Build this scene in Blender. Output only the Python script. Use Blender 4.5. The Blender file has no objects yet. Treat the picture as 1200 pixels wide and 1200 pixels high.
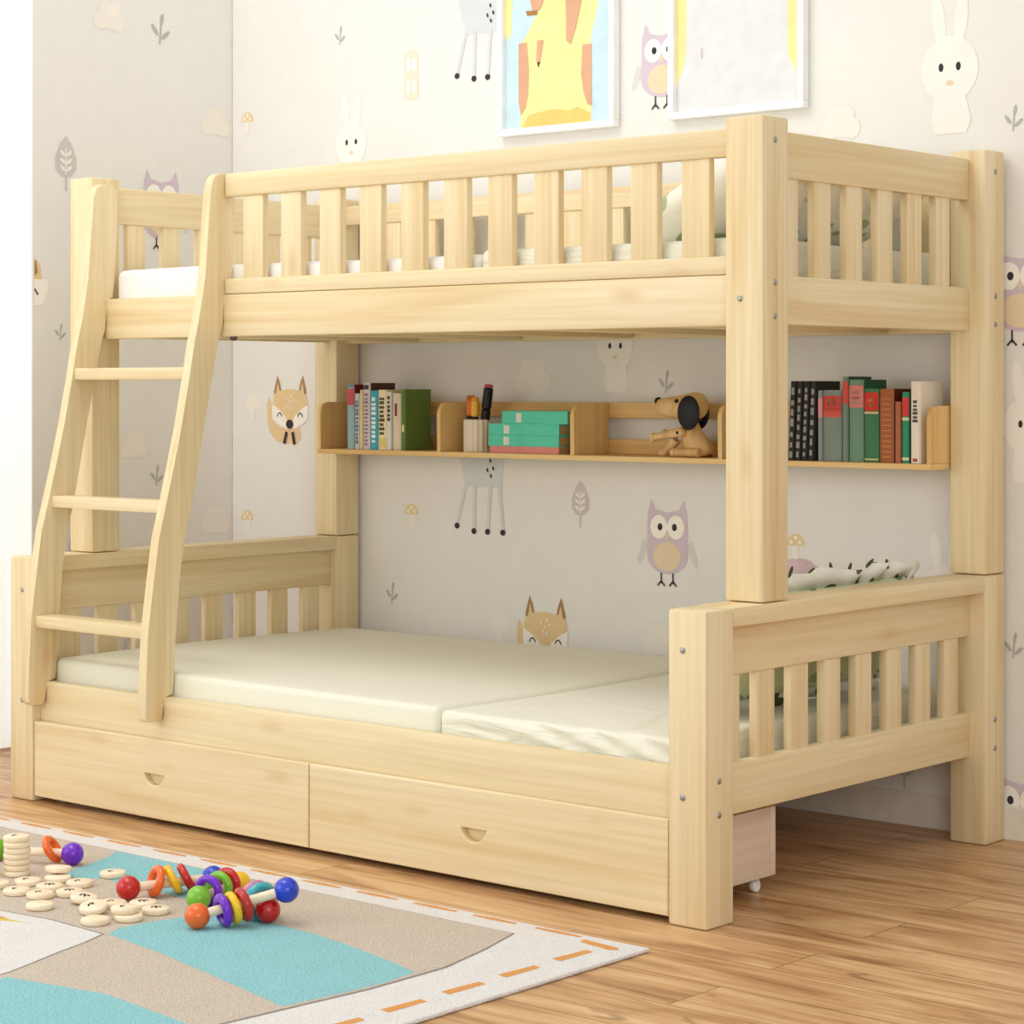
import bpy, bmesh, math, random
from mathutils import Vector, Matrix, Euler
random.seed(7)
SC = bpy.context.scene
COL = SC.collection

# ------------------------------------------------------------------ materials
def srgb(r, g, b):
    f = lambda c: (c/255/12.92) if c/255 <= .04045 else ((c/255+.055)/1.055)**2.4
    return (f(r), f(g), f(b), 1)

def new_mat(name):
    m = bpy.data.materials.new(name); m.use_nodes = True
    nt = m.node_tree; nt.nodes.clear()
    out = nt.nodes.new('ShaderNodeOutputMaterial'); b = nt.nodes.new('ShaderNodeBsdfPrincipled')
    nt.links.new(b.outputs[0], out.inputs[0])
    return m, nt, b

def N(nt, kind, **kw):
    n = nt.nodes.new(kind)
    for k, v in kw.items():
        if k in n.inputs: n.inputs[k].default_value = v
        else: setattr(n, k, v)
    return n

def ramp(nt, src, stops):
    r = nt.nodes.new('ShaderNodeValToRGB')
    cr = r.color_ramp
    cr.elements[0].position, cr.elements[0].color = stops[0]
    cr.elements[1].position, cr.elements[1].color = stops[-1]
    for p, c in stops[1:-1]:
        e = cr.elements.new(p); e.color = c
    nt.links.new(src, r.inputs[0])
    return r.outputs[0]

def mixc(nt, fac, a, b, mode='MIX'):
    m = nt.nodes.new('ShaderNodeMix'); m.data_type = 'RGBA'; m.blend_type = mode
    for sock, v in ((0, fac), (6, a), (7, b)):
        if isinstance(v, bpy.types.NodeSocket): nt.links.new(v, m.inputs[sock])
        else: m.inputs[sock].default_value = v
    return m.outputs[2]

def bump(nt, bsdf, height, strength, dist=.002):
    b = N(nt, 'ShaderNodeBump', Strength=strength, Distance=dist)
    nt.links.new(height, b.inputs['Height']); nt.links.new(b.outputs[0], bsdf.inputs['Normal'])

def flat(name, rgb, rough=.6, spec=.3, coat=0, var=.05):
    m, nt, b = new_mat(name)
    tc = nt.nodes.new('ShaderNodeTexCoord')
    n = N(nt, 'ShaderNodeTexNoise', Scale=22.0, Detail=3.0)
    nt.links.new(tc.outputs['Object'], n.inputs['Vector'])
    c = srgb(*rgb); d = tuple(x*(1-var) for x in c[:3])+(1,); e = tuple(min(1, x*(1+var)) for x in c[:3])+(1,)
    nt.links.new(ramp(nt, n.outputs['Fac'], [(.3, d), (.7, e)]), b.inputs['Base Color'])
    b.inputs['Roughness'].default_value = rough
    b.inputs['Specular IOR Level'].default_value = spec
    b.inputs['Coat Weight'].default_value = coat
    b.inputs['Coat Roughness'].default_value = .08
    return m

def wood(name, axis, light, mid, dark, cross=16.0, along=.8, rough=.42):
    m, nt, b = new_mat(name)
    tc = nt.nodes.new('ShaderNodeTexCoord'); oi = nt.nodes.new('ShaderNodeObjectInfo')
    mul = N(nt, 'ShaderNodeVectorMath', operation='SCALE'); mul.inputs[0].default_value = (3.7, 5.1, 7.3)
    nt.links.new(oi.outputs['Random'], mul.inputs['Scale'])
    add = N(nt, 'ShaderNodeVectorMath', operation='ADD')
    nt.links.new(tc.outputs['Object'], add.inputs[0]); nt.links.new(mul.outputs[0], add.inputs[1])
    def streak(cs, al, detail, dist):
        mp = nt.nodes.new('ShaderNodeMapping')
        s = [cs, cs, cs]; s[axis] = al
        mp.inputs['Scale'].default_value = s
        nt.links.new(add.outputs[0], mp.inputs['Vector'])
        n = N(nt, 'ShaderNodeTexNoise', Scale=1.0, Detail=detail, Distortion=dist)
        nt.links.new(mp.outputs[0], n.inputs['Vector'])
        return n.outputs['Fac']
    base = ramp(nt, streak(cross, along, 3.0, .7), [(.3, light), (.52, mid), (.74, dark)])
    fine = ramp(nt, streak(cross*6, along*3, 2.0, .2), [(.35, (1, 1, 1, 1)), (.75, (.87, .83, .74, 1))])
    col = mixc(nt, .8, base, fine, 'MULTIPLY')
    # the odd soft knot
    mp = nt.nodes.new('ShaderNodeMapping'); s = [9.0]*3; s[axis] = 3.2; mp.inputs['Scale'].default_value = s
    nt.links.new(add.outputs[0], mp.inputs['Vector'])
    v = N(nt, 'ShaderNodeTexVoronoi', Scale=1.0); nt.links.new(mp.outputs[0], v.inputs['Vector'])
    kn = ramp(nt, v.outputs['Distance'], [(.03, (1, 1, 1, 1)), (.17, (0, 0, 0, 1))])
    kf = N(nt, 'ShaderNodeMath', operation='MULTIPLY'); kf.inputs[1].default_value = .45
    nt.links.new(kn, kf.inputs[0])
    kc = tuple(x*y for x, y in zip(dark[:3], (.88, .74, .6)))+(1,)
    col = mixc(nt, kf.outputs[0], col, kc)
    nt.links.new(col, b.inputs['Base Color'])
    b.inputs['Roughness'].default_value = rough
    b.inputs['Specular IOR Level'].default_value = .3
    return m

PL, PM, PD = srgb(242, 226, 190), srgb(237, 218, 176), srgb(227, 199, 148)
WX = wood('pine_x', 0, PL, PM, PD); WY = wood('pine_y', 1, PL, PM, PD); WZ = wood('pine_z', 2, PL, PM, PD)
PALEW = wood('pale_birch', 1, srgb(240, 222, 205), srgb(236, 214, 194), srgb(226, 200, 178), 10)
SHX = wood('shelf_pine_x', 0, srgb(240, 208, 148), srgb(235, 198, 134), srgb(224, 180, 112))  # deeper than the bed pine: bounced light put into the shelf colours
SHZ = wood('shelf_pine_z', 2, srgb(240, 208, 148), srgb(235, 198, 134), srgb(224, 180, 112))
BEECH = wood('toy_beech', 0, srgb(253, 240, 216), srgb(250, 234, 206), srgb(242, 222, 190), 40, 6)
DOGW = wood('toy_oak', 2, srgb(234, 200, 148), srgb(228, 190, 134), srgb(214, 170, 112), 45, 8)
STEEL = flat('steel', (170, 168, 165), .3, .5); STEEL.node_tree.nodes['Principled BSDF'].inputs['Metallic'].default_value = .9
DARKBOLT = flat('dark_bolt', (90, 85, 85), .4)
BLACK = flat('black', (18, 16, 18), .45); INK = flat('ink', (45, 38, 36), .7)
WHITE = flat('white_plastic', (240, 240, 238), .35)
PAGES = flat('paper', (226, 212, 184), .85)
FRAME = flat('frame_white', (250, 249, 246), .45)

def fabric(name, rgb, scale=260.0, wr=.25, wscale=3.0, stretch=(1, 1, 1)):
    m, nt, b = new_mat(name)
    tc = nt.nodes.new('ShaderNodeTexCoord')
    mp = nt.nodes.new('ShaderNodeMapping'); mp.inputs['Scale'].default_value = stretch
    nt.links.new(tc.outputs['Object'], mp.inputs['Vector'])
    n = N(nt, 'ShaderNodeTexNoise', Scale=wscale, Detail=2.0, Distortion=.8); nt.links.new(mp.outputs[0], n.inputs['Vector'])
    w = N(nt, 'ShaderNodeTexNoise', Scale=scale, Detail=2.0); nt.links.new(tc.outputs['Object'], w.inputs['Vector'])
    c = srgb(*rgb)
    nt.links.new(ramp(nt, w.outputs['Fac'], [(.3, tuple(x*.96 for x in c[:3])+(1,)), (.7, c)]), b.inputs['Base Color'])
    b.inputs['Roughness'].default_value = .9; b.inputs['Specular IOR Level'].default_value = .15
    b.inputs['Sheen Weight'].default_value = .15
    bump(nt, b, n.outputs['Fac'], wr, .02)
    return m
SHEET = fabric('pale_green_cotton', (239, 238, 220)); WHITECOT = fabric('white_cotton', (247, 244, 240))
SHEETW = fabric('wrinkled_green_cotton', (240, 239, 222), 260, .6, 5, (1.2, 1, 5))

def leafy(name, base, leaf, sc, thr, leaf2=None):
    m, nt, b = new_mat(name)
    tc = nt.nodes.new('ShaderNodeTexCoord')
    def blob(scale, rot, off, th):
        mp = nt.nodes.new('ShaderNodeMapping'); mp.inputs['Scale'].default_value = scale
        mp.inputs['Rotation'].default_value = rot; mp.inputs['Location'].default_value = off
        nt.links.new(tc.outputs['Object'], mp.inputs['Vector'])
        v = N(nt, 'ShaderNodeTexVoronoi', Scale=1.0); nt.links.new(mp.outputs[0], v.inputs['Vector'])
        return ramp(nt, v.outputs['Distance'], [(th, (1, 1, 1, 1)), (th+.03, (0, 0, 0, 1))])
    c = mixc(nt, blob((sc*.5, sc*1.3, sc*.6), (0, 0, .6), (.3, .1, .2), thr), srgb(*base), srgb(*leaf))
    c = mixc(nt, blob((sc*1.2, sc*.55, sc*.7), (0, 0, -.5), (2.3, .7, .9), thr*.85), c, srgb(*(leaf2 or leaf)))
    nt.links.new(c, b.inputs['Base Color'])
    b.inputs['Roughness'].default_value = .9; b.inputs['Specular IOR Level'].default_value = .15
    n = N(nt, 'ShaderNodeTexNoise', Scale=9.0, Detail=2.0, Distortion=.8); nt.links.new(tc.outputs['Object'], n.inputs['Vector'])
    bump(nt, b, n.outputs['Fac'], .35, .02)
    return m
LEAF1 = leafy('leaf_print_white', (250, 249, 240), (164, 182, 134), 11, .30, (186, 198, 156))
LEAF2 = leafy('leaf_print_green', (205, 214, 178), (120, 138, 100), 9, .30, (158, 172, 128))
LEAF3 = leafy('leaf_print_ruffle', (246, 243, 232), (96, 100, 62), 15, .26)
TASSEL = flat('olive_thread', (74, 78, 44), .8)
LILAC = fabric('lilac_plush', (226, 200, 206))

# ------------------------------------------------------------------ mesh helpers
def link(name, me, mats, parent=None, loc=(0, 0, 0), rot=(0, 0, 0)):
    o = bpy.data.objects.new(name, me); COL.objects.link(o)
    if not isinstance(mats, (list, tuple)): mats = [mats]
    if not len(me.materials):
        for m in mats: me.materials.append(m)
    o.location = loc; o.rotation_euler = rot
    if parent: o.parent = parent
    return o

def from_bm(name, bm, mats, parent=None, loc=(0, 0, 0), rot=(0, 0, 0), smooth=False, angle=None):
    bmesh.ops.recalc_face_normals(bm, faces=bm.faces)
    me = bpy.data.meshes.new(name); bm.to_mesh(me); bm.free()
    if smooth:
        for p in me.polygons: p.use_smooth = True
    if angle:
        for p in me.polygons: p.use_smooth = True
        me.set_sharp_from_angle(angle=math.radians(angle))
    return link(name, me, mats, parent, loc, rot)

def add_box(bm, a, b, bev=0, seg=2, mi=0, mat=None):
    r = bmesh.ops.create_cube(bm, size=1)
    vs = r['verts']
    s = [b[i]-a[i] for i in range(3)]; c = [(a[i]+b[i])/2 for i in range(3)]
    for v in vs: v.co = Vector([v.co[i]*s[i]+c[i] for i in range(3)])
    fs = list({f for v in vs for f in v.link_faces})
    if bev:
        es = list({e for v in vs for e in v.link_edges})
        g = bmesh.ops.bevel(bm, geom=es, offset=bev, segments=seg, affect='EDGES', profile=.5)
        fs = [f for f in bm.faces if f in set(g['faces'])] + [f for f in fs if f.is_valid]
        vs = list({v for f in fs for v in f.verts})
    for f in fs: f.material_index = mi
    if mat is not None:
        for v in vs: v.co = mat @ v.co
    return vs

def box(name, a, b, m, parent=None, bev=.004, base=None):
    """box part given by world corners; object origin at the box centre (base: parent's world location)"""
    c = Vector([(a[i]+b[i])/2 for i in range(3)])
    bm = bmesh.new()
    add_box(bm, [a[i]-c[i] for i in range(3)], [b[i]-c[i] for i in range(3)], bev)
    loc = c - (parent.location if parent and base is None else Vector(base or (0, 0, 0)))
    return from_bm(name, bm, m, parent, loc, angle=40)

def poly_prism(bm, pts, lo, hi, axis, mi=0):
    """closed 2D outline extruded along axis (0,1,2)"""
    def P(p, h):
        q = list(p); q.insert(axis, h); return q
    v0 = [bm.verts.new(P(p, lo)) for p in pts]; v1 = [bm.verts.new(P(p, hi)) for p in pts]
    fs = [bm.faces.new(v0), bm.faces.new(v1)]
    n = len(pts)
    for i in range(n): fs.append(bm.faces.new((v0[i], v0[(i+1) % n], v1[(i+1) % n], v1[i])))
    for f in fs: f.material_index = mi
    return fs

def lathe(bm, prof, n=32, mi=0, mat=None):
    """profile of (r, z) revolved about z"""
    rings = []
    for r, z in prof:
        if r < 1e-6: rings.append([bm.verts.new((0, 0, z))])
        else: rings.append([bm.verts.new((r*math.cos(2*math.pi*i/n), r*math.sin(2*math.pi*i/n), z)) for i in range(n)])
    for a, b in zip(rings, rings[1:]):
        for i in range(n):
            j = (i+1) % n
            if len(a) == 1 and len(b) == 1: continue
            if len(a) == 1: f = bm.faces.new((a[0], b[i], b[j]))
            elif len(b) == 1: f = bm.faces.new((a[i], a[j], b[0]))
            else: f = bm.faces.new((a[i], a[j], b[j], b[i]))
            f.material_index = mi
    if mat is not None:
        for ring in rings:
            for v in ring: v.co = mat @ v.co

def torus(bm, R, r, n=40, k=14, squash=1.0):
    vs = [[bm.verts.new(((R+r*math.cos(2*math.pi*j/k))*math.cos(2*math.pi*i/n), (R+r*math.cos(2*math.pi*j/k))*math.sin(2*math.pi*i/n), r*squash*math.sin(2*math.pi*j/k))) for j in range(k)] for i in range(n)]
    for i in range(n):
        for j in range(k):
            bm.faces.new((vs[i][j], vs[(i+1) % n][j], vs[(i+1) % n][(j+1) % k], vs[i][(j+1) % k]))

def sphere(bm, r, c=(0, 0, 0), sc=(1, 1, 1), mi=0, mat=None):
    g = bmesh.ops.create_uvsphere(bm, u_segments=32, v_segments=18, radius=r)
    for v in g['verts']:
        v.co = Vector((v.co.x*sc[0]+c[0], v.co.y*sc[1]+c[1], v.co.z*sc[2]+c[2]))
        if mat is not None: v.co = mat @ v.co
    for f in {f for v in g['verts'] for f in v.link_faces}: f.material_index = mi

def tube(bm, p, q, r0, r1, n=16, mi=0, rounded=0):
    p, q = Vector(p), Vector(q); d = q-p; L = d.length
    M = Matrix.Translation(p) @ d.to_track_quat('Z', 'Y').to_matrix().to_4x4()
    b = min(r0, r1)*.25
    prof = [(0, 0), (r0-b, 0), (r0, b), (r1, L-b), (r1-b, L), (0, L)]
    lathe(bm, prof, n, mi, M)

def empty(name, loc, label, cat, group=None, rot=(0, 0, 0)):
    o = bpy.data.objects.new(name, None); COL.objects.link(o)
    o.location = loc; o.rotation_euler = rot; o.empty_display_size = .05
    return tag(o, label, cat, group)

def tag(o, label, cat, group=None):
    o['label'] = label; o['category'] = cat
    if group: o['group'] = group
    return o

def structure(o):
    o['kind'] = 'structure'; return o

# ------------------------------------------------------------------ setting: floor
def floor_mat():
    m, nt, b = new_mat('oak_laminate')
    tc = nt.nodes.new('ShaderNodeTexCoord')
    br = N(nt, 'ShaderNodeTexBrick', offset=.37, Scale=1.0)
    br.inputs['Brick Width'].default_value = 1.15; br.inputs['Row Height'].default_value = .145
    br.inputs['Mortar Size'].default_value = .0012; br.inputs['Mortar Smooth'].default_value = .3
    br.inputs['Color1'].default_value = (0, 0, 0, 1); br.inputs['Color2'].default_value = (1, 1, 1, 1); br.inputs['Mortar'].default_value = (.5, .5, .5, 1)
    nt.links.new(tc.outputs['Object'], br.inputs['Vector'])
    sc = N(nt, 'ShaderNodeVectorMath', operation='SCALE'); sc.inputs[0].default_value = (31, 17, 53)
    nt.links.new(br.outputs['Color'], sc.inputs['Scale'])
    ad = N(nt, 'ShaderNodeVectorMath', operation='ADD'); nt.links.new(tc.outputs['Object'], ad.inputs[0]); nt.links.new(sc.outputs[0], ad.inputs[1])
    def nz(scale, detail, dist):
        mp = nt.nodes.new('ShaderNodeMapping'); mp.inputs['Scale'].default_value = scale
        nt.links.new(ad.outputs[0], mp.inputs['Vector'])
        n = N(nt, 'ShaderNodeTexNoise', Scale=1.0, Detail=detail, Distortion=dist); nt.links.new(mp.outputs[0], n.inputs['Vector'])
        return n.outputs['Fac']
    a = ramp(nt, nz((1.7, 9, 1), 4.0, 1.6), [(.30, srgb(160, 114, 72)), (.47, srgb(204, 160, 112)), (.66, srgb(224, 186, 138))])
    f = ramp(nt, nz((6, 95, 1), 3.0, .3), [(.35, (.80, .74, .68, 1)), (.6, (1, 1, 1, 1))])
    c = mixc(nt, .65, a, f, 'MULTIPLY')
    # cathedral figure
    mp = nt.nodes.new('ShaderNodeMapping'); mp.inputs['Scale'].default_value = (1.0, 7.0, 1)
    nt.links.new(ad.outputs[0], mp.inputs['Vector'])
    w = N(nt, 'ShaderNodeTexWave', wave_type='RINGS', Scale=1.3, Distortion=7.0, Detail=2.0)
    w.inputs['Detail Scale'].default_value = .8
    nt.links.new(mp.outputs[0], w.inputs['Vector'])
    wr = ramp(nt, w.outputs['Fac'], [(.0, (.80, .72, .62, 1)), (.35, (1, 1, 1, 1))])
    c = mixc(nt, .5, c, wr, 'MULTIPLY')
    kv = ramp(nt, nz((3.2, 16, 1), 1.0, 2.2), [(.70, (0, 0, 0, 1)), (.78, (1, 1, 1, 1))])
    kf = N(nt, 'ShaderNodeMath', operation='MULTIPLY'); kf.inputs[1].default_value = .55; nt.links.new(kv, kf.inputs[0])
    c = mixc(nt, kf.outputs[0], c, srgb(104, 66, 38))
    c = mixc(nt, br.outputs['Fac'], c, srgb(120, 80, 48))
    nt.links.new(c, b.inputs['Base Color'])
    b.inputs['Roughness'].default_value = .34; b.inputs['Specular IOR Level'].default_value = .4
    return m
bm = bmesh.new(); add_box(bm, (-.7, -4.6, -.05), (5.2, 1.25, 0))
structure(from_bm('floor', bm, floor_mat()))

# ------------------------------------------------------------------ setting: papered walls
WALLP = [flat('wallpaper_ground', (237, 235, 230), .85, .1, 0, .012)]
PAL = dict(lilac=(216, 200, 212), white=(252, 248, 240), dark=(66, 62, 64), cream=(236, 216, 184), grey=(218, 222, 224), tan=(234, 207, 160),
           brown=(176, 138, 100), ochre=(236, 214, 168), pale=(245, 239, 229), taupe=(210, 202, 202), sage=(186, 190, 180), lgrey=(222, 219, 216),
           peach=(236, 202, 162), offwhite=(248, 244, 236), nose=(238, 214, 176), biscuit=(240, 227, 206))
PK = list(PAL)
for k in PK: WALLP.append(flat('print_'+k, PAL[k], .85, .1, 0, .02))

class Paper:
    """prints laid on a wall: each shape a face just proud of the paper, in the wall's own mesh"""
    def __init__(s, bm, put): s.bm, s.put, s.h = bm, put, 0
    def start(s, cx, cz, k=1.0): s.cx, s.cz, s.k, s.h = cx, cz, k, .0006
    def poly(s, pts, c):
        s.h += .00012
        f = s.bm.faces.new([s.bm.verts.new(s.put(s.cx+x*s.k, s.cz+z*s.k, s.h)) for x, z in pts])
        f.material_index = 1+PK.index(c)
    def ell(s, x, z, a, b, c, rot=0, n=24):
        cr, sr = math.cos(rot), math.sin(rot)
        s.poly([(x+a*math.cos(t)*cr-b*math.sin(t)*sr, z+a*math.cos(t)*sr+b*math.sin(t)*cr) for t in [2*math.pi*i/n for i in range(n)]], c)
    def line(s, p, q, w, c):
        dx, dz = q[0]-p[0], q[1]-p[1]; L = math.hypot(dx, dz); nx, nz = -dz/L*w/2, dx/L*w/2
        s.poly([(p[0]+nx, p[1]+nz), (q[0]+nx, q[1]+nz), (q[0]-nx, q[1]-nz), (p[0]-nx, p[1]-nz)], c)
    def owl(s):
        s.poly([(-.062, -.02), (-.075, -.01), (-.092, -.06), (-.09, -.075), (-.078, -.068), (-.055, -.02)], 'lgrey')
        s.poly([(.062, -.02), (.075, -.01), (.092, -.06), (.09, -.08), (.078, -.068), (.055, -.02)], 'lgrey')
        b = [(-.05, .088), (-.035, .062), (0, .055), (.035, .062), (.05, .088), (.06, .05), (.062, 0), (.062, -.045)]
        b += [(.062*math.cos(t), -.05-.045*math.sin(t)) for t in [math.pi*i/12 for i in range(0, 13)]] + [(-.062, 0), (-.06, .05)]
        s.poly(b, 'lilac')
        for d in (-1, 1):
            s.ell(d*.026, .02, .026, .029, 'white'); s.ell(d*.022, .02, .0075, .009, 'dark')
        s.poly([(-.008, .004), (.008, .004), (0, -.012)], 'cream')
        s.ell(0, -.052, .042, .036, 'cream')
        for d in (-.018, .018):
            s.line((d, -.092), (d, -.118), .004, 'dark'); s.line((d, -.112), (d-.011, -.124), .004, 'dark'); s.line((d, -.112), (d+.011, -.124), .004, 'dark')
    def fox(s):
        s.poly([(-.03, -.088), (-.06, -.08), (-.085, -.055), (-.094, -.02), (-.095, .02), (-.088, .043), (-.078, .03), (-.07, .0), (-.062, -.03), (-.04, -.045)], 'tan')
        s.poly([(-.035, -.03), (.035, -.03), (.045, -.07), (.03, -.088), (-.03, -.088), (-.045, -.07)], 'peach')
        s.poly([(-.052, .105), (-.066, .06), (-.064, .045), (-.034, .055), (-.042, .085)], 'brown'); s.poly([(.052, .105), (.066, .06), (.064, .045), (.034, .055), (.042, .085)], 'brown')
        s.poly([(-.05, .085), (-.057, .055), (-.042, .058)], 'tan'); s.poly([(.05, .085), (.057, .055), (.042, .058)], 'tan')
        s.poly([(-.066, .05), (-.04, .062), (0, .066), (.04, .062), (.066, .05), (.074, .005), (.05, -.025), (0, -.05), (-.05, -.025), (-.074, .005)], 'tan')
        s.poly([(-.074, .022), (-.05, .012), (-.02, -.01), (0, -.045), (-.02, -.045), (-.05, -.034), (-.072, -.02)], 'white')
        s.poly([(.074, .022), (.05, .012), (.02, -.01), (0, -.045), (.02, -.045), (.05, -.034), (.072, -.02)], 'white')
        for d in (-1, 1):
            pts = [(d*.042-.010, -.012), (d*.042-.006, -.004), (d*.042, -.001), (d*.042+.006, -.004), (d*.042+.010, -.012)]
            for a, b in zip(pts, pts[1:]): s.line(a, b, .0035, 'dark')
        s.ell(0, -.033, .015, .013, 'dark')
        for x, z in ((-.012, .04), (.008, .046), (.0, .03), (.016, .034), (-.006, .018), (.006, .012)): s.ell(x, z, .003, .004, 'white', 0, 8)
        s.line((-.012, -.055), (-.022, -.088), .010, 'dark'); s.line((.012, -.055), (.02, -.09), .010, 'dark')
    def bunny(s):
        for d in (-1, 1): s.ell(d*.022, .085, .013, .045, 'offwhite', -d*.12)
        s.ell(0, 0, .056, .058, 'offwhite'); s.poly([(-.03, -.045), (.03, -.045), (.042, -.09), (.032, -.112), (-.03, -.112), (-.036, -.09)], 'offwhite')
        for d in (-1, 1): s.ell(d*.017, .004, .0048, .0075, 'dark')
        s.ell(0, -.024, .007, .005, 'nose')
    def mush(s):
        s.poly([(.026*math.cos(t), .028*math.sin(t)+.002) for t in [math.pi*i/10 for i in range(11)]], 'ochre')
        s.poly([(-.008, .002), (.008, .002), (.01, -.034), (-.01, -.034)], 'pale')
        for x, z in ((0, .02), (-.012, .01), (.012, .01)): s.ell(x, z, .0045, .005, 'white', 0, 10)
    def wmush(s):
        s.poly([(.035*math.cos(t), .045*math.sin(t)-.005) for t in [math.pi*i/10 for i in range(11)]], 'pale')
        s.poly([(-.009, -.005), (.009, -.005), (.009, -.04), (-.009, -.04)], 'pale')
    def leaf(s):
        s.poly([(.0, .057), (.016, .04), (.029, .008), (.028, -.015), (.014, -.03), (0, -.033), (-.014, -.03), (-.028, -.015), (-.029, .008), (-.016, .04)], 'taupe')
        s.line((0, -.03), (0, -.062), .006, 'taupe'); s.line((0, .03), (0, -.026), .0035, 'pale')
        for z in (.015, -.002, -.018): s.ell(.009, z+.005, .009, .004, 'pale', .7, 10); s.ell(-.009, z+.005, .009, .004, 'pale', -.7, 10)
    def sprig(s):
        s.line((.004, .026), (0, -.026), .004, 'sage'); s.ell(-.012, .0, .013, .0045, 'sage', -.9, 10); s.ell(.014, -.008, .013, .0045, 'sage', .7, 10); s.ell(.005, .02, .012, .004, 'sage', 1.4, 10)
    def cloud(s, c='pale'):
        for x, z, r in ((0, 0, .034), (-.03, -.012, .024), (.03, -.012, .026), (-.012, .022, .022), (.018, .02, .022)): s.ell(x, z, r, r, c, 0, 18)
    def deer(s):
        s.poly([(-.085, .07), (-.075, .12), (-.045, .07), (.06, .075), (.075, .03), (.068, -.03), (-.055, -.03), (-.075, .03)], 'grey')
        s.ell(-.085, .11, .04, .034, 'grey'); s.ell(-.05, .15, .012, .03, 'grey', -.5); s.ell(-.11, .15, .012, .03, 'grey', .3)
        s.ell(-.122, .1, .009, .006, 'dark')
        for a, b in (((-.055, -.02), (-.088, -.13)), ((-.025, -.02), (-.028, -.142)), ((.03, -.02), (.02, -.142)), ((.06, -.02), (.073, -.142))):
            s.line(a, b, .011, 'grey'); s.ell(b[0], b[1]-.004, .009, .008, 'dark', 0, 12)
        for x, z in ((.03, .04), (.04, .02), (.02, .015), (.032, .0)): s.ell(x, z, .003, .006, 'dark', .3, 8)
    def house(s):
        s.poly([(-.026, -.065), (.026, -.065), (.026, .06), (0, .075), (-.026, .06)], 'biscuit')
        for x in (-.011, .011):
            for z in (.03, -.03): s.poly([(x-.007, z-.017), (x+.007, z-.017), (x+.007, z+.012), (x, z+.02), (x-.007, z+.012)], 'white')

YW = 1.112; XW = -.4415
bm = bmesh.new(); add_box(bm, (-.62, YW, 0), (4.6, YW+.08, 2.75))
W = Paper(bm, lambda x, z, h: (x, YW-h, z))
for kind, x, z, k in (('fox', -.198, .912, 1), ('fox', .745, .342, 1.02), ('owl', 1.134, .622, 1), ('owl', 2.09, 1.205, 1.05), ('owl', 2.09, .065, 1.05), ('owl', 1.116, 1.79, 1),
        ('deer', .528, .752, 1), ('deer', .528, 1.94, 1), ('bunny', .972, 1.083, 1), ('bunny', 1.917, 1.69, 1.28), ('bunny', .046, 1.655, 1.05), ('bunny', 1.905, .53, 1), ('bunny', 2.11, .9, 1.1),
        ('mush', .274, .64, 1), ('mush', -.376, 1.745, 1), ('mush', -.376, .6, 1), ('mush', 1.508, .612, 1), ('wmush', -.354, .925, 1), ('wmush', .588, .356, 1), ('wmush', .588, 1.45, 1),
        ('house', .273, 1.822, 1), ('leaf', .86, .692, 1), ('leaf', 1.801, .14, 1), ('leaf', .86, 1.85, .9), ('sprig', .2, .424, 1), ('sprig', 1.129, .995, 1), ('sprig', 2.073, 1.567, 1), ('sprig', 2.073, .42, 1), ('sprig', 0, 1.955, .9),
        ('cloud', .7, 1.01, 1.1), ('cloud', 1.632, 1.59, .95), ('cloud', 1.11, .36, .95), ('cloud', .15, 1.45, .9),
        ('cloud', 2.62, 1.05, 1), ('leaf', 2.8, 1.5, 1), ('fox', 2.6, .6, 1), ('mush', 3.1, 1.1, 1), ('owl', 3.1, .6, 1), ('bunny', 2.9, 1.85, 1.2)):
    W.start(x, z, k); getattr(W, kind)()
structure(from_bm('wall_back', bm, WALLP))

YE = .405
bm = bmesh.new(); add_box(bm, (XW-.09, YE, 0), (XW, YW+.08, 2.75))
W = Paper(bm, lambda y, z, h: (XW+h, y, z))
for kind, y, z, k in (('leaf', .512, 1.59, 1.25), ('owl', .846, 1.5, 1.05), ('sprig', .84, 1.985, 1.5), ('cloud', 1.046, 1.743, 1), ('cloud', .66, 2.0, 1), ('sprig', .827, .735, 1),
        ('cloud', 1.046, .6, 1), ('sprig', .492, 1.13, .8), ('cloud', .75, .82, .9), ('mush', .6, .9, 1), ('leaf', .55, .55, 1), ('owl', .8, .33, 1)):
    W.start(y, z, k); getattr(W, kind)()
# half a fox where the paper ends at the reveal
W.start(YE, 1.26, 1)
W.poly([(.002, .06), (.006, .068), (.022, .05), (.026, .012), (.002, .012)], 'tan'); W.poly([(.002, .012), (.045, .012), (.05, -.02), (.03, -.055), (.002, -.06)], 'white')
W.poly([(.003, .062), (.008, .06), (.014, .03), (.003, .02)], 'brown'); W.line((.003, -.014), (.014, -.03), .005, 'dark')
structure(from_bm('wall_left', bm, WALLP))

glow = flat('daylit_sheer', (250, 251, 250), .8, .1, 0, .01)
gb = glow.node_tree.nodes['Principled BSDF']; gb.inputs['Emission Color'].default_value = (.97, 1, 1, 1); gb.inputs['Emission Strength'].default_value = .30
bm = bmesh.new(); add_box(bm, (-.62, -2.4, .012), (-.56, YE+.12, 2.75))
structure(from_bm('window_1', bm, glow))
bm = bmesh.new(); add_box(bm, (XW-.09, YE-.006, .001), (XW, YE-.0005, 2.75))
structure(from_bm('trim_2', bm, flat('white_gloss', (253, 253, 252), .5, .2, 0, .005)))
SKIRT = flat('skirting_white', (236, 229, 217), .6)
bm = bmesh.new(); add_box(bm, (XW+.001, YW-.012, 0), (4.6, YW+.01, .075), .003)
structure(from_bm('baseboard_back', bm, SKIRT))
bm = bmesh.new(); add_box(bm, (XW-.01, YE, 0), (XW+.012, YW-.013, .075), .003)
structure(from_bm('baseboard_left', bm, SKIRT))
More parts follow.
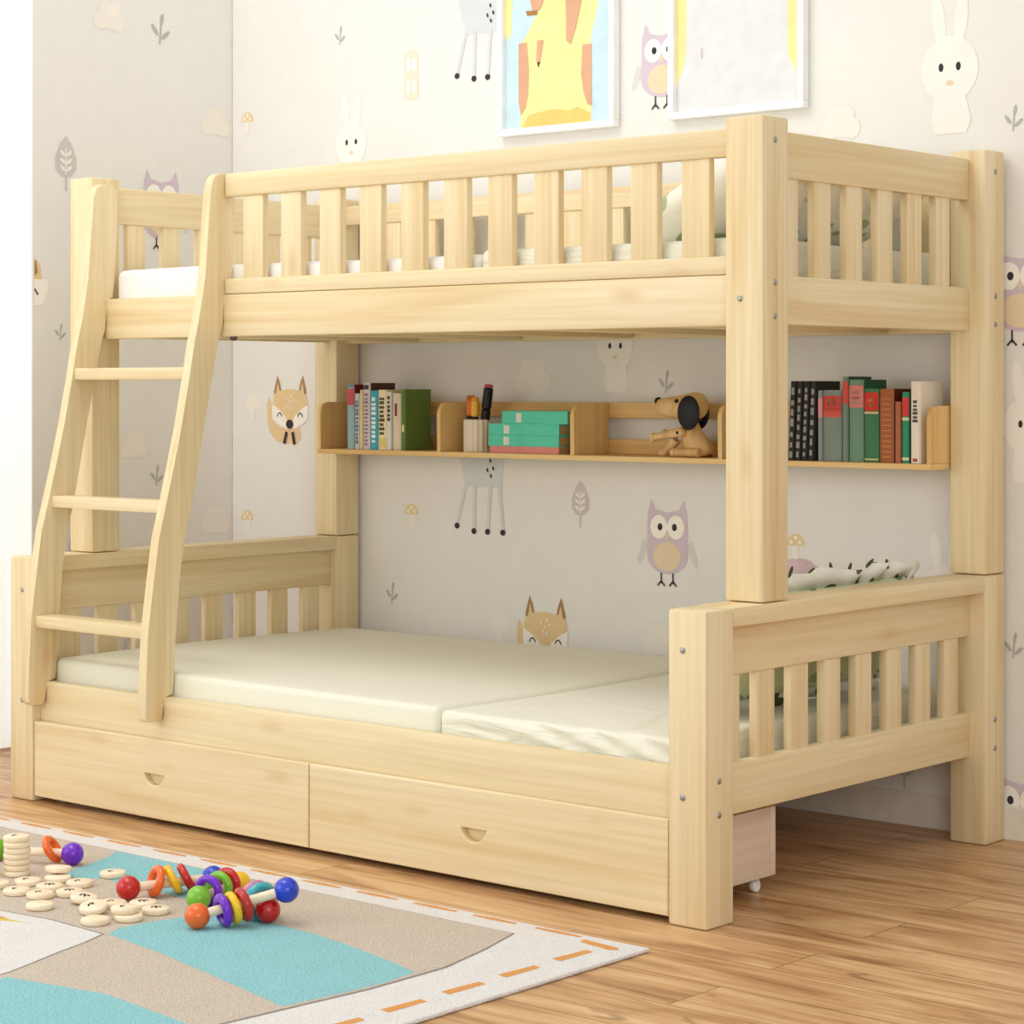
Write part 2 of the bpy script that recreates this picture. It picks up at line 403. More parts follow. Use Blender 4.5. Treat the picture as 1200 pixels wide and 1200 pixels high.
# paper joint down the corner
bm = bmesh.new(); add_box(bm, (XW-.001, YW-.003, .076), (XW+.003, YW+.001, 2.75))
structure(from_bm('trim_1', bm, flat('joint', (214, 208, 198), .8)))

# ------------------------------------------------------------------ bunk bed
L, p, Yu, D = 2.06, .087, .179, 1.10
ZL, ZC, ZT = .579, .581, 1.496
bed = empty('bunk_bed', (0, 0, 0), 'natural pine twin-over-full bunk bed with slatted guard rails standing against the papered wall', 'bunk bed')
def bolt(parent, wx, wy, wz, axis):
    bm = bmesh.new()
    lathe(bm, [(0, .0025), (.004, .0022), (.0062, .0008), (.0065, -.001), (0, -.001)], 16)
    rot = {'x': (0, math.pi/2, 0), 'y': (math.pi/2, 0, 0), 'z': (math.pi, 0, 0)}[axis]
    o = from_bm('bolt', bm, STEEL if axis != 'z' else DARKBOLT, parent, Vector((wx, wy, wz))-parent.matrix_world.translation if False else Vector((wx, wy, wz))-parent.location, rot, smooth=True)
    return o
posts = {}
for key, x, y, z0, z1 in (('fl', 0, 0, 0, ZL), ('fr', L-p, 0, 0, ZL), ('bl', 0, D-p, 0, ZC-.0015), ('br', L-p, D-p, 0, ZC-.0015),
                          ('ufl', 0, Yu, ZC, ZT), ('ufr', L-p, Yu, ZC, ZT), ('ubl', 0, D-p, ZC, ZT), ('ubr', L-p, D-p, ZC, ZT)):
    posts[key] = box('post', (x, y, z0), (x+p, y+p, z1), WZ, bed, .006)
for wy, wz in ((.22, 1.451), (.22, 1.182), (.22, 1.119)): bolt(posts['ufr'], L, wy, wz, 'x')
for wz in (1.45, 1.181, 1.12): bolt(posts['ubr'], L, 1.058, wz, 'x')
for wz in (.267, .205): bolt(posts['fr'], L, .04, wz, 'x'); bolt(posts['br'], L, 1.056, wz, 'x')
bolt(posts['ufr'], 2.008, Yu, 1.152, 'y')
for wz in (.505, .236): bolt(posts['fr'], 2.007, 0, wz, 'y')
for wz in (.501, .238): bolt(posts['fl'], .048, 0, wz, 'y')

# upper deck: long sides
UB = .203
box('side_beam', (p, UB, 1.101), (L-p, UB+.027, 1.199), WX, bed)
SX0 = .539
box('guard_rail', (SX0, UB, 1.1995), (L-p, UB+.027, 1.235), WX, bed)
box('guard_rail', (SX0, UB, 1.424), (L-p, UB+.027, 1.478), WX, bed)
for i in range(11):
    x = .597+.1252*i
    box('slat', (x, UB+.004, 1.234), (x+.067, UB+.024, 1.425), WZ, bed, .004)
BB = 1.047
box('side_beam', (p, BB, 1.101), (L-p, BB+.027, 1.199), WX, bed)
box('guard_rail', (p, BB, 1.1995), (L-p, BB+.027, 1.235), WX, bed)
box('guard_rail', (p, BB, 1.424), (L-p, BB+.027, 1.476), WX, bed)
for i in range(14):
    x = .224+.1256*i
    if x < L-p-.07: box('slat', (x, BB+.004, 1.234), (x+.067, BB+.024, 1.425), WZ, bed, .004)
# upper deck: ends
for xo, sgn in ((2.022, 1), (.038, -1)):
    x0, x1 = (xo-.027, xo) if sgn > 0 else (xo, xo+.027)
    box('end_rail', (x0, Yu+p, 1.105), (x1, D-p, 1.199), WY, bed)
    box('end_rail', (x0, Yu+p, 1.387), (x1, D-p, 1.477), WY, bed)
    for i in range(6):
        y = (.303 if sgn > 0 else .31)+.1155*i
        box('slat', (x0+.004, y, 1.198), (x1-.004, y+.058, 1.388), WZ, bed, .003)
# lower deck: ends
for xo, sgn in ((2.022, 1), (.038, -1)):
    x0, x1 = (xo-.027, xo) if sgn > 0 else (xo, xo+.027)
    box('cap_rail', (L-p if sgn > 0 else 0, p, .543), (L if sgn > 0 else p, D-p, .5795), WY, bed, .003)
    box('end_rail', (x0, p, .447), (x1, D-p, .544), WY, bed)
    box('end_rail', (x0, p, .187), (x1, D-p, .283), WY, bed)
    for i in range(8):
        y = .105+.1155*i
        box('slat', (x0+.004, y, .282), (x1-.004, y+.06, .448), WZ, bed, .003)
# lower deck: sides, supports
box('side_beam', (p, .023, .175), (L-p, .05, .285), WX, bed)
box('side_beam', (p, BB, .175), (L-p, BB+.027, .285), WX, bed)
box('mattress_base', (p+.002, .051, .185), (L-p-.002, BB-.001, .2), WX, bed, .002)
box('mattress_base', (p+.002, UB+.0285, 1.13), (L-p-.002, BB-.0015, 1.148), WX, bed, .002)
for i in range(5):
    x = .3+.36*i
    box('cross_bar', (x, UB+.0285, 1.1035), (x+.06, BB-.0015, 1.1295), WY, bed, .003)
b = bolt(bed, .555, UB+.014, 1.099, 'z'); b.scale = (1.4, 1.4, 3)

# ------------------------------------------------------------------ ladder
lad = empty('bunk_ladder', (.31, .05, .23), 'curved three-rung pine ladder hooked over both beams at the left end of the bunk bed', 'ladder')
prof = [(.205, 1.4785), (.188, 1.4775), (.174, 1.469), (.167, 1.455), (.164, 1.438), (.155, 1.345), (.1475, 1.246), (.1275, 1.14), (.114, 1.089), (.097, 1.0), (.075, .895), (.051, .8), (.025, .703),
        (.009, .646), (-.006, .551), (-.022, .44), (-.0295, .323), (-.032, .253), (-.029, .240), (-.021, .233), (.012, .2305), (.0195, .237), (.022, .2875), (.05, .2875), (.051, .316), (.058, .43), (.069, .546),
        (.084, .642), (.101, .70), (.122, .797), (.142, .894), (.165, .995), (.185, 1.085), (.2015, 1.125), (.2015, 1.2), (.2235, 1.2), (.227, 1.249), (.233, 1.34), (.238, 1.43), (.237, 1.462), (.228, 1.474), (.216, 1.4785)]
for x0, x1 in ((.0885, .1125), (.511, .537)):
    c = Vector(((x0+x1)/2, .1, .85))
    bm = bmesh.new()
    poly_prism(bm, [(y-c.y, z-c.z) for y, z in prof], x0-c.x, x1-c.x, 0)
    es = [e for e in bm.edges if abs(e.verts[0].co.x-e.verts[1].co.x) < 1e-6]
    bmesh.ops.bevel(bm, geom=es, offset=.0035, segments=2, affect='EDGES', profile=.5)
    from_bm('stile', bm, WZ, lad, c-lad.location, angle=30)
for yf, z0, z1, d in ((.104, 1.0015, 1.03, .075), (.037, .698, .7255, .062), (-.012, .416, .444, .065)):
    box('rung', (.1125, yf, z0), (.511, yf+d, z1), WX, lad, .003)

# ------------------------------------------------------------------ drawers
def drawer(x0, x1, hx, label):
    t = empty('storage_drawer', ((x0+x1)/2, .19, 0), label, 'drawer', 'drawers under the lower bunk')
    zc = .1
    # front board with a half-moon finger cut-out
    cu = bpy.data.curves.new('front_panel', 'CURVE'); cu.dimensions = '2D'; cu.fill_mode = 'BOTH'; cu.extrude = .006; cu.bevel_depth = .0028; cu.bevel_resolution = 2
    def spline(pts):
        s = cu.splines.new('POLY'); s.points.add(len(pts)-1); s.use_cyclic_u = True
        for q, (a, b) in zip(s.points, pts): q.co = (a, b, 0, 1)
    e = .0028; w = (x1-x0)/2-e; h0, h1 = .008-zc+e, .1905-zc-e
    h0 += .005; spline([(-w, h0), (w, h0), (w, h1), (-w, h1)])
    hc = hx-(x0+x1)/2
    hole = [(hc-.037, .1155-zc), (hc+.037, .1155-zc)] + [(hc+.037*math.cos(a)*.98, .1150-zc-.031*math.sin(a)) for a in [math.pi*i/14 for i in range(1, 14)]]
    spline(hole)
    tmp = bpy.data.objects.new('tmp', cu); COL.objects.link(tmp)
    bpy.context.view_layer.update()
    me = bpy.data.meshes.new_from_object(tmp.evaluated_get(bpy.context.evaluated_depsgraph_get()))
    bpy.data.objects.remove(tmp); me.name = 'front_panel'
    bm = bmesh.new(); bm.from_mesh(me); bpy.data.meshes.remove(me)
    R = Matrix(((1, 0, 0, 0), (0, 0, -1, 0), (0, 1, 0, 0), (0, 0, 0, 1)))
    for v in bm.verts: v.co = R @ v.co
    add_box(bm, (hc-.05, .0082, -.04), (hc+.05, .0135, .03))
    f = from_bm('front_panel', bm, WX, t, Vector((0, .0125-.19, zc)), angle=35)
    for a, c, n in (((x0+.004, .0282, .03), (x0+.016, .352, .165), 'side_panel'), ((x1-.022, .0282, .03), (x1-.010, .352, .165), 'side_panel'), ((x0+.004, .3525, .03), (x1-.010, .368, .165), 'back_panel'), ((x0+.0165, .0282, .034), (x1-.0225, .352, .042), 'bottom_panel')):
        box(n, a, c, PALEW, t, .0015)
    for cx in (x0+.05, x1-.03):
        for cy in (.06, .325):
            bm = bmesh.new()
            lathe(bm, [(0, -.006), (.011, -.006), (.0125, -.004), (.0125, .004), (.011, .006), (0, .006)], 20, 0, Matrix.Rotation(math.pi/2, 4, 'Y'))
            add_box(bm, (-.0085, -.003, .006), (-.0068, .003, .019)); add_box(bm, (.0068, -.003, .006), (.0085, .003, .019)); add_box(bm, (-.0085, -.006, .0155), (.0085, .006, .0175))
            from_bm('caster', bm, WHITE, t, Vector((cx, cy, .0125))-t.location, angle=40)
    return t
drawer(.090, 1.0225, .524, 'left pine under-bed drawer with half-moon finger cut-out, below the ladder foot')
drawer(1.0265, 1.970, 1.490, 'right pine under-bed drawer with half-moon finger cut-out, beside the front right post')

# ------------------------------------------------------------------ mattresses and bedding
def soft_box(name, a, b, m, cuts, bev, fn=None, parent=None):
    c = Vector([(a[i]+b[i])/2 for i in range(3)]); s = [b[i]-a[i] for i in range(3)]
    bm = bmesh.new(); add_box(bm, [-x/2 for x in s], [x/2 for x in s], bev, 4)
    for ax in range(3):
        for k in range(1, cuts[ax]):
            co = [0, 0, 0]; co[ax] = -s[ax]/2+bev+(s[ax]-2*bev)*k/cuts[ax]; no = [0, 0, 0]; no[ax] = 1
            bmesh.ops.bisect_plane(bm, geom=bm.verts[:]+bm.edges[:]+bm.faces[:], plane_co=co, plane_no=no)
    if fn:
        for v in bm.verts: v.co += Vector(fn(v.co.x+c.x, v.co.y+c.y, v.co.z+c.z))
    return from_bm(name, bm, m, parent, c, smooth=True)

def m1(x, y, z):
    d = .0
    if z > .32: d = .004*math.sin(3.1*x+1)*math.sin(3.7*y)
    return (0, 0, d)
tag(soft_box('mattress', (.094, .056, .2012), (1.346, 1.043, .335), SHEET, (24, 18, 2), .014, m1), 'long pale green mattress section on the lower bunk, left of the seam', 'mattress', 'lower bunk mattress sections')
def m2(x, y, z):
    if y < .07:
        k = (x-1.35)/.62; zz = (z-.2)/.13
        return (0, .006*math.sin(26*x+22*zz+4*math.sin(7*x)) * min(1, k*3) - .004, 0)
    if z > .31: return (0, 0, .003*math.sin(7*x+2*y)*math.sin(4*y))
    return (0, 0, 0)
tag(soft_box('mattress', (1.3495, .062, .2012), (1.968, 1.043, .329), SHEETW, (40, 18, 8), .012, m2), 'short pale green mattress section with wrinkled cover, right of the seam on the lower bunk', 'mattress', 'lower bunk mattress sections')
um = lambda x, y, z: (0, 0, .003*math.sin(4*x)*math.sin(5*y) if z > 1.25 else 0)
tag(soft_box('mattress', (.108, .234, 1.149), (1.300, 1.043, 1.268), WHITECOT, (24, 12, 2), .018, um), 'white mattress section on the left of the upper bunk behind the guard rail', 'mattress', 'upper bunk mattress sections')
def um2(x, y, z):
    return (0, 0, .006*math.sin(15*x+3*y)*math.sin(6*y+x) if z > 1.25 else 0)
tag(soft_box('mattress', (1.303, .2335, 1.149), (1.962, 1.043, 1.272), SHEETW, (30, 18, 3), .016, um2), 'mattress section covered with a pale green sheet on the right of the upper bunk', 'mattress', 'upper bunk mattress sections')

def cushion(name, w, h, t, m, loc, rot, ex=5, rib=0, ruffle=None):
    bm = bmesh.new(); n = 34; top, bot = {}, {}
    for i in range(n+1):
        for j in range(n+1):
            u, v = -1+2*i/n, -1+2*j/n
            e = max(0, (1-abs(u)**ex)*(1-abs(v)**ex))
            th = t/2*e**.5*(.62+.38*(1-u*u)*(1-v*v))
            pin = 1-.045*(1-abs(u)**2)*(abs(v)**4)-.045*(1-abs(v)**2)*abs(u)**4
            x, y = u*w/2*(1-.05*(1-v*v)*0)*pin, v*h/2*pin
            wob = .004*math.sin(9*u+5*v)*e+.003*math.sin(13*v-4*u)*e
            if rib: wob += rib*math.sin(24*u)*e
            top[i, j] = bm.verts.new((x, y, th+wob))
            edge = i in (0, n) or j in (0, n)
            bot[i, j] = top[i, j] if edge else bm.verts.new((x, y, -th+wob*.5))
    for d, s in ((top, 1), (bot, -1)):
        for i in range(n):
            for j in range(n):
                q = [d[i, j], d[i+1, j], d[i+1, j+1], d[i, j+1]]
                if len(set(q)) > 2: bm.faces.new(q if s > 0 else q[::-1])
    o = from_bm(name, bm, m, None, loc, rot, smooth=True)
    if ruffle:
        bm = bmesh.new(); K = 200; per = []
        for k in range(K):
            a = 4*k/K; s = int(a); f = a-s
            per.append([(-1+2*f, -1), (1, -1+2*f), (1-2*f, 1), (-1, 1-2*f)][s])
        inner, outer = [], []
        for k, (u, v) in enumerate(per):
            zz = .011*math.sin(k*.9)
            pin = 1-.045*(1-abs(u)**2)*(abs(v)**4)-.045*(1-abs(v)**2)*abs(u)**4
            inner.append(bm.verts.new((u*w/2*pin*.985, v*h/2*pin*.985, 0)))
            ln = math.hypot(u, v); outer.append(bm.verts.new((u*(w/2+.034+.006*math.sin(k*.37)), v*(h/2+.03), zz*(.7+.5*math.sin(k*.23)))))
        for k in range(K): bm.faces.new((inner[k], inner[(k+1) % K], outer[(k+1) % K], outer[k]))
        r = from_bm('ruffle', bm, ruffle, o, smooth=True)
        md = r.modifiers.new('cloth', 'SOLIDIFY'); md.thickness = .003
        for k in range(7):
            bm = bmesh.new(); sphere(bm, 1, (0, 0, 0), (.013, .0035, .0035))
            from_bm('tassel', bm, TASSEL, o, (w/2+.030+.006*(k % 2), -h*.36+h*.118*k, .006), (0, .2*(k % 3-1), .5*(k % 3-1)), smooth=True)
    return o
# rot (0, a, 0): local x tilts up from the sheet
tag(cushion('pillow', .33, .70, .19, LEAF1, (1.806, .655, 1.372), (0, math.radians(-27), math.radians(2)), 9), 'white pillow with green leaf print leaning at the right end of the upper bunk', 'pillow')
tag(cushion('pillow', .235, .62, .10, LEAF2, (1.893, .60, .470), (0, math.radians(-70), 0), ruffle=LEAF3), 'green leaf-print pillow with white ruffled edge leaning on the lower bunk right end', 'pillow')
bm = bmesh.new(); K = 72; rr = []
for r, z in ((.002, .020), (.03, .027), (.07, .036), (.1, .036), (.12, .028), (.13, .012), (.131, 0), (.13, -.012), (.12, -.028), (.1, -.036), (.07, -.036), (.03, -.027), (.002, -.020)):
    rr.append([bm.verts.new(((r-(.004*r/.13 if i % 4 < 2 else 0))*math.cos(2*math.pi*i/K), (r-(.004*r/.13 if i % 4 < 2 else 0))*math.sin(2*math.pi*i/K), z*(1 if i % 4 < 2 else .86))) for i in range(K)])
for a, b in zip(rr, rr[1:]):
    for i in range(K): bm.faces.new((a[i], a[(i+1) % K], b[(i+1) % K], b[i]))
bm.faces.new(rr[0]); bm.faces.new(rr[-1])
tag(from_bm('plush_cushion', bm, LILAC, None, (1.772, .690, .494), (0, math.radians(-78), 0), smooth=True), 'lilac ribbed round cushion peeking up behind the ruffled pillow on the lower bunk', 'cushion')

# ------------------------------------------------------------------ wall shelf
SZ = .819; YF, YK = .938, 1.094
shf = empty('book_shelf', (1.03, 1.02, .806), 'long low pine shelf with dividers fixed between the back posts under the upper bunk', 'shelf')
box('shelf_board', (.089, YF, .806), (1.971, YK, SZ), SHX, shf, .002)
def divider(x0, x1, name):
    pts = [(YF+.002, SZ), (YK-.016, SZ), (YK-.016, .944), (YF+.03, .944)] + [(YF+.002+.028-.028*math.sin(a), .944-.028+.028*math.cos(a)) for a in [math.pi/2*i/6 for i in range(1, 7)]]
    c = Vector(((x0+x1)/2, 1.0, .88)); bm = bmesh.new()
    poly_prism(bm, [(y-c.y, z-c.z) for y, z in pts], x0-c.x, x1-c.x, 0)
    bmesh.ops.bevel(bm, geom=[e for e in bm.edges if abs(e.verts[0].co.x-e.verts[1].co.x) < 1e-6], offset=.0015, segments=1, affect='EDGES')
    from_bm(name, bm, SHZ, shf, c-shf.location, angle=35)
divider(.089, .100, 'end_panel'); divider(1.959, 1.971, 'end_panel')
for x in (.525, .967, 1.408): divider(x, x+.012, 'divider')
box('back_rail', (.089, YK-.015, .908), (1.971, YK, .946), SHX, shf, .002)
box('back_rail', (.089, YK-.015, SZ), (1.971, YK, .856), SHX, shf, .002)

# ------------------------------------------------------------------ books
MC = {}
def mc(rgb, rough=.6):
    if (rgb, rough) not in MC: MC[rgb, rough] = flat('colour_%d_%d_%d' % rgb, rgb, rough)
    return MC[rgb, rough]
def book(x0, x1, zt, cover, label, group, marks=(), board=None, lean=0, depth=.098, thick=.0018, pages=PAGES):
    """upright book, spine to the room; marks: (z0, z1, colour, x inset share) printed on the spine"""
    w, h = x1-x0-.0008, zt-SZ-.0004
    t = empty('book', ((x0+x1)/2, .999, SZ+.0004), label, 'book', group, (0, math.radians(lean), 0))
    bm = bmesh.new(); y0, y1 = -depth/2, depth/2
    mats = [mc(cover), mc(board or cover)]
    # rounded spine and two boards
    sp = [(-w/2, y0+.005), (-w/2+w*.12, y0+.0015), (0, y0), (w/2-w*.12, y0+.0015), (w/2, y0+.005), (w/2-thick, y0+.006), (-w/2+thick, y0+.006)]
    poly_prism(bm, sp, 0, h, 2)
    add_box(bm, (-w/2, y0+.0055, 0), (-w/2+thick, y1, h), mi=1); add_box(bm, (w/2-thick, y0+.0055, 0), (w/2, y1, h), mi=1)
    for z0, z1, c, ins in marks:
        if mc(c) not in mats: mats.append(mc(c))
        i = mats.index(mc(c)); hw = w/2*(1-ins)
        q = [(-hw, y0+.0042*(max(0, 1-ins))**2*.9), (-hw*.76, y0+.0012*(1-ins)), (0, y0), (hw*.76, y0+.0012*(1-ins)), (hw, y0+.0042*(max(0, 1-ins))**2*.9)]
        va = [bm.verts.new((x, y-.0004, z0*h)) for x, y in q]; vb = [bm.verts.new((x, y-.0004, z1*h)) for x, y in q]
        for k in range(4): bm.faces.new((va[k], va[k+1], vb[k+1], vb[k])).material_index = i
    me_o = from_bm('cover', bm, mats, t, angle=40)
    bm = bmesh.new(); add_box(bm, (-w/2+thick, y0+.0062, .002), (w/2-thick, y1-.003, h-.003))
    from_bm('pages', bm, pages, t)
    return t
def letters(z0, z1, c, n, ins=.5):
    """short uneven strokes running up a spine"""
    r = random.Random(int(z0*97+n)); out = []; s = (z1-z0)/n
    for k in range(n): out.append((z0+s*k, z0+s*(k+r.uniform(.45, .8)), c, ins+r.uniform(-.12, .12)))
    return out
G1 = 'books at the left end of the shelf'; G2 = 'books at the right end of the shelf'
book(.188, .2145, .991, (150, 184, 190), 'leftmost blue-grey book with a pink band at the top of its spine', G1, [(.68, .93, (206, 88, 100), 0), (.95, 1, (120, 150, 150), 0)], (128, 34, 40))
book(.2165, .2365, .967, (196, 200, 196), 'thin grey book with dark lettering between the pink-banded and yellow books', G1, letters(.1, .9, (90, 120, 130), 11, .45))
book(.2375, .2465, .977, (238, 214, 160), 'thinnest yellow book on the left of the shelf', G1)
book(.2475, .274, .995, (214, 204, 206), 'tall pale lilac patterned book, tallest of the left group', G1, letters(.06, .86, (150, 120, 140), 14, .5)+[(.9, .97, (60, 60, 80), .3)], (90, 60, 48))
book(.275, .3015, .975, (66, 170, 196), 'teal blue book with white lettering on its spine', G1, letters(.12, .9, (238, 244, 240), 10, .45))
book(.3025, .3335, .977, (238, 226, 186), 'cream book with dark lettering beside the teal blue book', G1, letters(.25, .9, (96, 84, 52), 9, .4)+[(.04, .2, (222, 206, 130), .1)])
book(.3345, .352, .971, (222, 220, 210), 'slim white and grey book next to the cream lettered book', G1, letters(.5, .95, (70, 66, 70), 6, .4))
book(.355, .386, .968, (222, 206, 182), 'beige book with small dark red mark beside the green book', G1, [(.6, .82, (130, 50, 60), .72)])
book(.3875, .404, .978, (96, 122, 52), 'olive green hardback showing its cover at the end of the left group', G1, [(.3, .42, (220, 214, 150), .5)], (98, 124, 54))
for k in range(4):
    x = 1.594+.0178*k
    book(x, x+.0172, .998, (40, 38, 38), ('black paperback with pale spine lettering hidden most behind the front post', 'second black paperback leaning right of the front post', 'third black paperback leaning right of the front post', 'rightmost leaning black paperback beside the grey pink-labelled book')[k], G2,
         letters(.03+.012*k, .96, (150, 146, 140), 7+k % 3, .55), (60, 52, 46), 2.3)
book(1.6745, 1.687, .977, (140, 150, 146), 'thin grey book with pink label beside the black paperbacks', G2, [(.62, .9, (226, 150, 150), 0)])
book(1.6875, 1.7365, .978, (128, 142, 130), 'wide grey-green hardback with red title label', G2, [(.70, .92, (206, 70, 62), .06), (.62, .70, (214, 92, 74), .06)]+letters(.72, .9, (230, 150, 120), 3, .4), (24, 62, 46))
book(1.738, 1.7545, 1.008, (120, 136, 124), 'tallest slim grey-green book with red label', G2, [(.68, .94, (208, 84, 78), 0)], (52, 84, 62))
book(1.7555, 1.7935, 1.001, (112, 146, 124), 'broad sea-green hardback with faded pink label', G2, [(.66, .93, (218, 128, 118), .04)]+letters(.7, .88, (236, 196, 170), 3, .45), (46, 98, 68))
book(1.7945, 1.8325, .981, (66, 122, 80), 'dark green hardback with bright red label beside the brown book', G2, [(.70, .95, (206, 56, 46), .04), (.66, .685, (226, 200, 160), .04), (.03, .05, (220, 200, 150), .04)]+letters(.76, .9, (236, 190, 120), 2, .45), (24, 70, 44))
book(1.8335, 1.8705, .981, (166, 98, 58), 'brown leather-look book with ribbed spine', G2, [(k/14, k/14+.012, (206, 140, 86), .35) for k in range(1, 13)], (96, 34, 22))
book(1.873, 1.889, .953, (176, 106, 72), 'small brown book, lowest of the right group', G2, (), (110, 40, 26))
book(1.8905, 1.9085, .974, (52, 146, 104), 'thin bright green book with red label beside the white book', G2, [(.66, .92, (214, 66, 66), 0), (.6, .64, (226, 210, 180), 0), (.04, .08, (230, 220, 190), 0)], (20, 60, 42))
book(1.912, 1.9375, .997, (238, 228, 210), 'white book in front of the shelf right end panel', G2, letters(.5, .78, (90, 84, 80), 6, .55)+[(.02, .06, (170, 96, 40), .55)])

# flat stack of books
def flat_book(x0, x1, z0, z1, rgb, label, square=True, y0=.951, d=.11):
    t = empty('book', ((x0+x1)/2, y0+d/2, z0), label, 'book', 'stack of flat books on the shelf')
    w, h = x1-x0, z1-z0-.0003; mats = [mc(rgb), mc((222, 224, 206))]
    bm = bmesh.new(); hw = w/2; hd = d/2
    add_box(bm, (-hw, -hd, 0), (hw, hd, .0028), mi=0); add_box(bm, (-hw, -hd, h-.0028), (hw, hd, h)); add_box(bm, (-hw, -hd, .0028), (hw, -hd+.003, h-.0028))
    if square: add_box(bm, (-hw*.56, -hd-.0004, h*.12), (-hw*.40, -hd+.0002, h*.85), mi=1)
    from_bm('cover', bm, mats, t)
    bm = bmesh.new(); add_box(bm, (-hw+.003, -hd+.0031, .0029), (hw-.003, hd-.003, h-.0029)); from_bm('pages', bm, mc((200, 168, 120)), t)
TEAL = (92, 206, 178)
flat_book(.697, .922, SZ+.0003, .8365, (222, 140, 130), 'salmon pink book at the bottom of the flat stack on the shelf', False)
flat_book(.692, .922, .8366, .8645, TEAL, 'turquoise book lying directly on the pink book in the stack')
flat_book(.693, .923, .8646, .893, TEAL, 'middle turquoise book, second from the top of the flat stack')
flat_book(.738, .950, .8931, .9245, TEAL, 'topmost turquoise book, shifted right on the flat stack')

# ------------------------------------------------------------------ pen cup and markers
CX, CY = .612, 1.0
bm = bmesh.new(); n = 96; R = .0345; H = .083
def cupr(i): return R+(.0016 if (i//3) % 2 else -.0006)
rings = []
for kind, z in (('o', 0), ('o', .0025), ('o', H-.002), ('i', H), ('i', .006)):
    rings.append([bm.verts.new(((cupr(i) if kind == 'o' else R-.005)*math.cos(2*math.pi*i/n), (cupr(i) if kind == 'o' else R-.005)*math.sin(2*math.pi*i/n), z)) for i in range(n)])
for a, b in zip(rings, rings[1:]):
    for i in range(n): bm.faces.new((a[i], a[(i+1) % n], b[(i+1) % n], b[i]))
bm.faces.new(rings[0]); bm.faces.new(rings[-1])
tag(from_bm('pen_cup', bm, flat('ribbed_ceramic', (232, 218, 196), .5), None, (CX, CY, SZ+.0003), angle=50), 'cream ribbed cup holding markers beside the flat book stack', 'cup')
def marker(dx, dy, h, tilt, body, capc, tip, label, r=.0085):
    t = empty('marker_pen', (CX+dx, CY+dy, SZ+.0075), label, 'pen', 'markers in the ribbed cup', (tilt[0], tilt[1], 0))
    bm = bmesh.new(); tube(bm, (0, 0, 0), (0, 0, h*.62), r*.95, r*.95); from_bm('barrel', bm, mc(body, .4), t, smooth=False, angle=40)
    bm = bmesh.new(); tube(bm, (0, 0, h*.6201), (0, 0, h-.008), r, r); from_bm('cap', bm, mc(capc, .4), t, angle=40)
    bm = bmesh.new(); tube(bm, (0, 0, h-.0079), (0, 0, h), r*.98, r*.9); from_bm('end_plug', bm, mc(tip, .4), t, angle=40)
marker(-.017, -.006, .136, (0, 0), (20, 18, 20), (214, 112, 44), (205, 104, 42), 'orange-capped marker at the left of the ribbed cup', .0125)
marker(.001, -.013, .132, (0, math.radians(1)), (20, 18, 20), (236, 178, 62), (232, 172, 60), 'yellow-capped marker in the middle of the ribbed cup', .0105)
marker(.012, .004, .166, (0, math.radians(8)), (20, 18, 20), (24, 22, 24), (196, 84, 104), 'tall black marker with pink end tilted right in the cup', .0125)

# ------------------------------------------------------------------ wooden dog
DX, DY = 1.27, 1.0
dog = empty('wooden_dog', (DX, DY, SZ), 'jointed wooden toy dog with black ears sitting beside the shelf divider', 'toy dog')
def DP(x, z, y=0): return Vector((x-DX, y, z-SZ))
bm = bmesh.new()
sp = [(0, (1.29, .905), .014), (1, (1.288, .89), .022), (2, (1.292, .87), .0285), (3, (1.303, .85), .033), (4, (1.315, .836), .034), (5, (1.325, .826), .028), (6, (1.33, .8215), .016)]
prev = None; secs = []
for _, (x, z), r in sp:
    d = Vector((.35, 0, -1)).normalized(); sx = Vector((0, 1, 0)); sy = d.cross(sx)
    secs.append([bm.verts.new(DP(x, z)+(sx*math.cos(a)*.8+sy*math.sin(a))*r) for a in [2*math.pi*i/20 for i in range(20)]])
for a, b in zip(secs, secs[1:]):
    for i in range(20): bm.faces.new((a[i], a[(i+1) % 20], b[(i+1) % 20], b[i]))
bm.faces.new(secs[0]); bm.faces.new(secs[-1])
for v in bm.verts: v.co.z = max(v.co.z, .0006)
from_bm('body', bm, DOGW, dog, smooth=True)
bm = bmesh.new(); hs = []
for x, zc, rz, ry in ((1.192, .937, .012, .010), (1.196, .937, .0195, .016), (1.21, .9365, .0225, .019), (1.245, .936, .0265, .023), (1.275, .9375, .031, .027), (1.30, .94, .033, .029), (1.318, .9405, .029, .026), (1.329, .94, .018, .016), (1.332, .94, .004, .004)):
    hs.append([bm.verts.new(DP(x, zc+rz*math.sin(a), ry*math.cos(a))) for a in [2*math.pi*i/24 for i in range(24)]])
for a, b in zip(hs, hs[1:]):
    for i in range(24): bm.faces.new((a[i], a[(i+1) % 24], b[(i+1) % 24], b[i]))
bm.faces.new(hs[0]); bm.faces.new(hs[-1])
head = from_bm('head', bm, DOGW, dog, smooth=True)
bm = bmesh.new(); sphere(bm, .0095, DP(1.1915, .951)); from_bm('nose', bm, BLACK, head, smooth=True)
